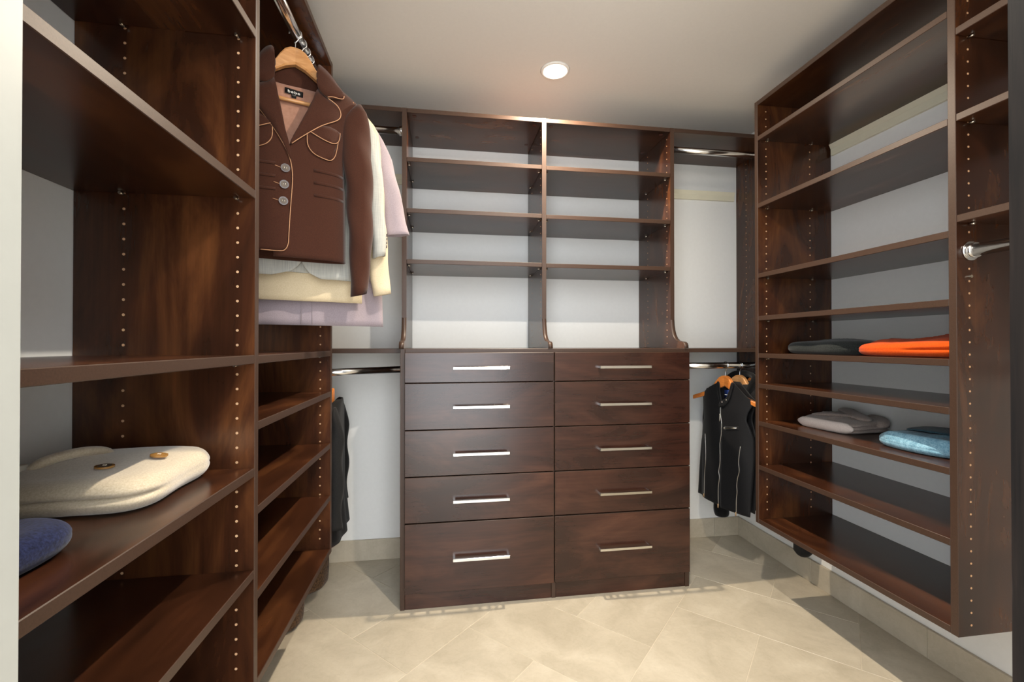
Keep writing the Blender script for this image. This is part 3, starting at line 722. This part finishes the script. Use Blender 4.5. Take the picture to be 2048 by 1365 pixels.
# ---- two dark jackets behind the vest
DR = [(-.185, .045), (-.205, .075), (-.235, .150), (-.265, .205), (-.32, .165), (-.45, .165), (-.80, .172)]
D2 = Gar('jacket', 1.466, 2.055, -.795, PSI, 'charcoal jacket with black fur collar hanging behind the black vest', 'jacket', 'clothes on the right rod')
d2 = lambda s, z: .034 * (1 - min(1, abs(s) / max(.06, lerp_tab(DR, z))) ** 3) + .002 + .003 * math.sin(s * 40 + z * 5)
sheet(D2, 'front_panel', zr_(-.20, -.795, 30), lambda z: -lerp_tab(DR, z), lambda z: -.045 * max(0, min(1, (z + .36) / .15)) + .002, d2, 'charcoal', .004, 14)
sheet(D2, 'front_panel', zr_(-.20, -.795, 30), lambda z: .045 * max(0, min(1, (z + .36) / .15)), lambda z: lerp_tab(DR, z), d2, 'charcoal', .004, 14)
sheet(D2, 'back_panel', zr_(-.185, -.79, 30), lambda z: -lerp_tab(DR, z), lambda z: lerp_tab(DR, z), lambda s, z: -.018, 'charcoal', .004, 18)
bm = bmesh.new(); tube_bm(bm, catmull([(.035, -.036, -.36), (.060, -.040, -.29), (.085, -.030, -.215), (.085, .0, -.168), (.04, .018, -.152), (-.01, .02, -.150), (-.055, .01, -.165), (-.075, -.02, -.215), (-.05, -.035, -.29), (-.02, -.036, -.36)], 5), [(.012, .020)] * 46, 12); gfin(bm, 'fur_collar', D2, ['black_fur'])
s2 = [(-.24, .150, .200), (-.28, .155, .225), (-.40, .150, .225), (-.62, .120, .200), (-.78, .085, .160), (-.80, .080, .150)]
sleeve(D2, 'sleeve', [(z, -b_, -a) for z, a, b_ in s2] + [(-.835, -.146, -.072)], 'charcoal', -.010, .030)
sleeve(D2, 'sleeve', [(-.24, .150, .200), (-.28, .155, .222), (-.40, .158, .222), (-.62, .158, .216), (-.76, .160, .212)], 'charcoal', -.010, .030)
bm = bmesh.new()
tube_bm(bm, catmull([(-.110, -.010, -.815), (-.108, -.012, -.85), (-.106, -.012, -.880), (-.104, -.012, -.897), (-.103, -.012, -.903)], 2), [(.036, .032), (.039, .034), (.040, .035), (.041, .036), (.040, .035), (.037, .032), (.034, .029), (.026, .022), (.010, .010)], 14); gfin(bm, 'fur_cuff', D2, ['black_fur'])
hanger(D2, RODR[0], RODR[1], -.156, 'maple', .20, False, 0.0, 0, 1, .118, .010)
D3 = Gar('jacket', 1.556, 2.055, -.968, PSI, 'black jacket in the back right corner with a sleeve hanging below the shelves', 'jacket', 'clothes on the right rod')
d3 = lambda s, z: .026 * (1 - min(1, abs(s) / max(.06, lerp_tab(DR, z))) ** 3) + .002
sheet(D3, 'front_panel', zr_(-.20, -.765, 26), lambda z: -lerp_tab(DR, z), lambda z: lerp_tab(DR, z), d3, 'coat_black', .004, 20)
sheet(D3, 'back_panel', zr_(-.185, -.765, 26), lambda z: -lerp_tab(DR, z), lambda z: lerp_tab(DR, z), lambda s, z: -.020, 'coat_black', .004, 18)
bm = bmesh.new(); tube_bm(bm, catmull([(.060, -.03, -.29), (.085, -.022, -.215), (.085, .0, -.175), (.04, .016, -.160), (-.01, .018, -.158), (-.055, .01, -.170), (-.075, -.02, -.215), (-.05, -.03, -.29)], 5), [(.010, .016)] * 36, 12); gfin(bm, 'collar', D3, ['black_fur'])
bm = bmesh.new(); pts = catmull([(.185, -.004, -.26), (.212, -.006, -.34), (.226, -.004, -.52), (.236, 0, -.72), (.240, .002, -.86), (.241, .002, -.925), (.241, .001, -.952), (.241, 0, -.968)], 4)
nP = len(pts); tube_bm(bm, pts, [(.028 + .008 * min(1, i / 8), .034 + .010 * min(1, i / 10)) if i < nP - 6 else ((.036 * math.sqrt(max(.02, (nP - 1 - i) / 6)), .044 * math.sqrt(max(.03, (nP - 1 - i) / 6)))) for i in range(nP)], 16); gfin(bm, 'sleeve', D3, ['coat_black'])
bm = bmesh.new(); pts = catmull([(-.185, -.004, -.26), (-.200, -.006, -.34), (-.206, -.004, -.52), (-.208, 0, -.72), (-.208, .002, -.78)], 4)
tube_bm(bm, pts, [(.030, .034)] * len(pts), 14); gfin(bm, 'sleeve', D3, ['coat_black'])
hanger(D3, RODR[0], RODR[1], -.162, 'cherry', .20, False, 0.0, 0, 1, .112, .010)
# ---- long dark coat on the lower left rod
KR = [(-.235, .05), (-.250, .10), (-.285, .185), (-.33, .170), (-.60, .180), (-.82, .205)]
K = Gar('coat', -.480, 2.010, -.800, math.radians(-84), 'long black coat with maroon lining hanging behind the left shelving unit', 'coat')
dK = lambda s, z: -(.040 + .020 * max(0, (-.6 - z) / .22)) * (1 - min(1, abs(s) / max(.06, lerp_tab(KR, z))) ** 4) - .002 - .006 * math.sin(s * 48) * min(1, max(0, (-.3 - z) * 2))
sheet(K, 'front_panel', zr_(-.235, -.792, 34), lambda z: -lerp_tab(KR, z), lambda z: lerp_tab(KR, z), dK, 'coat_black', .004, 30)
sheet(K, 'back_panel', zr_(-.235, -.792, 24), lambda z: -lerp_tab(KR, z), lambda z: lerp_tab(KR, z), lambda s, z: .03, 'coat_black', .004, 20)
sheet(K, 'lining', zr_(-.74, -.800, 3), lambda z: -lerp_tab(KR, z) * .97, lambda z: lerp_tab(KR, z) * .97, lambda s, z: dK(s, z) + .012, 'maroon', .002, 20)
sleeve(K, 'sleeve', [(-.255, .130, .180), (-.285, .145, .205), (-.40, .150, .212), (-.60, .155, .215), (-.725, .158, .216)], 'coat_black', .035, .032, None, 18, .05)
sleeve(K, 'sleeve', [(-.255, -.180, -.130), (-.285, -.205, -.145), (-.40, -.212, -.150), (-.60, -.215, -.155), (-.725, -.216, -.158)], 'coat_black', .020, .030, None, 18, .05)
hanger(K, -.1215, .0155, -.19, 'cherry', .13, False, 0.0, 0, 1, .075, .006)

# ------------------------------------------------------------------ folded clothes
def folded(name, cx, cy, z0, lx, ly, h, m, label, cat, seed=0, rot=0.0, nl=2, open_a=-90, open_w=70, groove=.010, und_a=.004, tilt=(0, 0), power=4.5, bulge=.4, dome=.006, crease=0.0):
    """folded garment: rounded pad whose open side shows the layer edges; the other sides are soft folds"""
    rnd = random.Random(seed); T = root(name, (cx, cy, z0), label, cat, None, rot); ph = [rnd.uniform(0, 6.28) for _ in range(8)]
    n = 96; bm = bmesh.new(); rings = []
    def und(x, y): return und_a * (math.sin(x * 23 + ph[0]) * math.cos(y * 17 + ph[1]) + .6 * math.sin(x * 9 - y * 31 + ph[2]) + .3 * math.sin(x * 57 + y * 43 + ph[3])) + crease * (max(0, 1 - 3 * abs(math.sin(x * 19 + y * 13 + ph[6] + 1.4 * math.sin(y * 21)))) + .7 * max(0, 1 - 3 * abs(math.sin(y * 27 - x * 11 + ph[7] + 1.2 * math.sin(x * 25)))))
    def plan(t, k):
        c, s_ = math.cos(t), math.sin(t); e = (abs(c) ** power + abs(s_) ** power) ** (-1 / power)
        x, y = c * e * lx / 2 * k, s_ * e * ly / 2 * k
        return x + .004 * math.sin(y * 30 + ph[4]), y + .005 * math.sin(x * 26 + ph[5])
    def hh(x, y, k): return h * (1 + tilt[0] * x / lx + tilt[1] * y / ly) + und(x, y) * min(1, (1.02 - k) * 5) + dome * (1 - k * k)
    NS = 8 * nl
    def ring(t_list, f): rings.append([bm.verts.new(f(t)) for t in t_list])
    TL = [2 * math.pi * k / n for k in range(n)]
    x0 = min(lx, ly)
    for i in range(NS + 1):
        w = i / NS
        def f(t, w=w):
            rr = bulge * h; off = rr * (1 - math.sqrt(max(0, 1 - (2 * w - 1) ** 2)))          # round the whole side
            d = abs((math.degrees(t) - open_a + 180) % 360 - 180); o_ = max(.12, min(1, (open_w - d) / 25 + .5)) if d < open_w + 12 else .12
            lay = (w * nl) % 1.0; gv = abs(2 * lay - 1) ** 4 if 0 < w < 1 and .5 / nl < w < 1 - .5 / nl else 0
            off += groove * o_ * gv
            k = 1 - 2 * off / x0; x, y = plan(t, k); return (x, y, max(.0005, w * hh(x, y, 1.0)))
        ring(TL, f)
    k0 = 1 - 2 * bulge * h / x0
    for i in range(1, 15):
        k = k0 * (1 - i / 15.0)
        ring(TL, lambda t, k=k: (lambda x, y: (x, y, hh(x, y, k / k0)))(*plan(t, k)))
    for a, b_ in zip(rings, rings[1:]):
        for k in range(n): bm.faces.new((a[k], a[(k + 1) % n], b_[(k + 1) % n], b_[k]))
    bm.faces.new(rings[0][::-1]); bm.faces.new(rings[-1]); bmesh.ops.recalc_face_normals(bm, faces=bm.faces[:])
    me = bpy.data.meshes.new('folded_cloth'); bm.to_mesh(me); bm.free()
    for p in me.polygons: p.use_smooth = True
    link('folded_cloth', me, T, [m])
    return T, hh
def soft(T, name, pts, rad, m, k=5, n=14):
    P = catmull(pts, k); bm = bmesh.new(); R = []
    for i in range(len(P)):
        e = min(1, .25 + min(i, len(P) - 1 - i) / 3.0); R.append((rad[0] * e, rad[1] * e))
    tube_bm(bm, P, R, n, True, (0, 0, 1)); me = bpy.data.meshes.new(name); bm.to_mesh(me); bm.free()
    for p in me.polygons: p.use_smooth = True
    return link(name, me, T, [m])
SD = -.272
CA, hc = folded('cardigan', -.607, .908, SD, .268, .270, .058, 'cardigan', 'folded cream knit cardigan with round buttons on the left shelf', 'cardigan', 3, 0, 2, -90, 60, .013, .003, (0, .10), 4.5, .45, .010)
zc_ = .062
def disc_stack(T, x, y, z, tilt, r, m1, m2, nm='button'):
    bm = bmesh.new(); add_cyl(bm, (0, 0, 0), (0, 0, 1), r, .003, 26); R = Matrix.Translation((x, y, z)) @ Matrix.Rotation(tilt, 4, 'Y')
    for v in bm.verts: v.co = R @ v.co
    me = bpy.data.meshes.new(nm); bm.to_mesh(me); bm.free(); o = link(nm, me, T, [m2])
    bm = bmesh.new(); add_cyl(bm, (0, 0, .003), (0, 0, 1), r * .72, .0005, 24)
    for v in bm.verts: v.co = R @ v.co
    me = bpy.data.meshes.new('button_face'); bm.to_mesh(me); bm.free(); link('button_face', me, o, [m1])
    bm = bmesh.new()
    for a in (-.6, .6): tube_bm(bm, [(-.003 * math.cos(a), -.003 * math.sin(a), .004), (.003 * math.cos(a), .003 * math.sin(a), .004)], .0007, 5)
    for v in bm.verts: v.co = R @ v.co
    me = bpy.data.meshes.new('thread'); bm.to_mesh(me); bm.free(); link('thread', me, o, ['thread']); return o
disc_stack(CA, .036, -.055, hc(.036, -.055, .4) + .001, .05, .0135, 'horn', 'amber'); disc_stack(CA, .088, .0, hc(.088, 0, .66) + .001, .12, .0135, 'amber', 'amber')
soft(CA, 'neckband', [(-.085, -.045, zc_ - .008), (-.070, -.035, zc_ + .008), (-.045, -.005, zc_ + .015), (-.030, .030, zc_ + .010), (-.030, .060, zc_ - .004)], (.012, .009), 'cardigan')
bm = bm_box(-.108, -.086, -.060, -.042, zc_ - .006, zc_ + .008, .001); me = bpy.data.meshes.new('care_label'); bm.to_mesh(me); bm.free(); link('care_label', me, CA, ['white_tape'])
folded('sweater', -.590, .562, SD, .232, .282, .046, 'navy', 'folded navy blue knit in front of the cream cardigan', 'sweater', 5, 0, 2, -90, 60, .006, .005, (0, -.25), 3.2, .5, .004)
SO = -.040
folded('trousers', 1.516, 1.530, SO, .235, .350, .050, 'black_denim', 'folded black denim trousers beside the orange knit', 'trousers', 8, 0, 2, -90, 50, .006, .003, (0, -.1), 4, .45, .004, .004)
folded('sweater', 1.500, 1.178, SO, .275, .345, .050, 'orange', 'folded bright orange knit on the right shelves', 'sweater', 11, 0, 2, -100, 70, .012, .0055, (.2, -.25), 4, .48, .014, .003)
ST = -.327
tp, ht = folded('shirt', 1.522, 1.520, ST, .225, .235, .042, 'taupe', 'folded taupe cotton clothes beside the pale blue jeans', 'shirt', 14, .10, 3, -75, 70, .012, .006, (.25, 0), 4, .48, .006, .006)
soft(tp, 'bunched_sleeve', [(-.01, -.10, .046), (.02, -.045, .053), (.045, .00, .057), (.08, .05, .060), (.092, .08, .056)], (.026, .010), 'taupe')
soft(tp, 'bunched_sleeve', [(-.045, .095, .044), (-.02, .03, .049), (.01, -.03, .050), (.02, -.09, .044)], (.016, .007), 'taupe')
soft(tp, 'bunched_sleeve', [(.02, -.116, .026), (.06, -.10, .036), (.095, -.06, .040), (.10, -.01, .042)], (.022, .014), 'taupe')
soft(tp, 'lit_tone_fold', [(-.100, .108, .020), (-.106, .03, .021), (-.106, -.05, .021), (-.094, -.114, .020)], (.014, .020), 'taupe_lit_tone')  # front fold, its lit look put into the colour
jn, hj = folded('jeans', 1.514, 1.160, ST, .272, .255, .044, 'blue_denim', 'folded pale blue jeans on the right shelves', 'jeans', 17, .08, 2, -90, 60, .010, .004, (.2, 0), 4, .48, .004, .003)
soft(jn, 'waistband', [(.028, .105, .049), (.030, .05, .054), (.036, -.03, .054), (.040, -.10, .049)], (.066, .006), 'dark_denim')
soft(jn, 'trouser_leg', [(-.112, .10, .030), (-.118, .03, .030), (-.116, -.05, .030), (-.112, -.108, .030)], (.016, .024), 'blue_denim')
soft(jn, 'belt_loop', [(.02, .0, .0625), (.05, .002, .0625)], (.004, .0015), 'blue_denim', 2)

# ------------------------------------------------------------------ woven baskets under the left unit
def basket(cx, cy, r, h, label):
    T = Th('basket', (cx, cy, ZF), label, 'basket', 'baskets under the left unit')
    n = 48; bm = bmesh.new(); rings = []
    prof = [(0.02, 0), (r * .90, 0), (r * .95, .006), (r * .98, .02), (r, .06), (r, h), (r - .01, h), (r - .012, .03), (.02, .015)]
    for q_, (rr, z) in enumerate(prof):
        rings.append([bm.verts.new((cx + rr * (1 + .012 * math.sin(9 * t)) * math.cos(t), cy + rr * (1 + .012 * math.sin(9 * t)) * math.sin(t), ZF + z)) for t in [2 * math.pi * k / n for k in range(n)]])
    for a, b_ in zip(rings, rings[1:]):
        for k in range(n): bm.faces.new((a[k], a[(k + 1) % n], b_[(k + 1) % n], b_[k]))
    bm.faces.new(rings[0][::-1]); bm.faces.new(rings[-1]); bmesh.ops.recalc_face_normals(bm, faces=bm.faces[:])
    fin(bm, 'bowl', T, ['tweed'], None, True)
    bm = bmesh.new(); tube_bm(bm, [(cx + (r - .004) * math.cos(2 * math.pi * k / 40), cy + (r - .004) * math.sin(2 * math.pi * k / 40), ZF + h) for k in range(41)], .009, 8); fin(bm, 'rim', T, ['tweed'], None, True)
basket(-.640, 2.150, .112, .17, 'brown tweed-woven basket on the floor nearest the back wall')
basket(-.650, 1.868, .098, .17, 'brown tweed-woven basket on the floor under the left shelves')
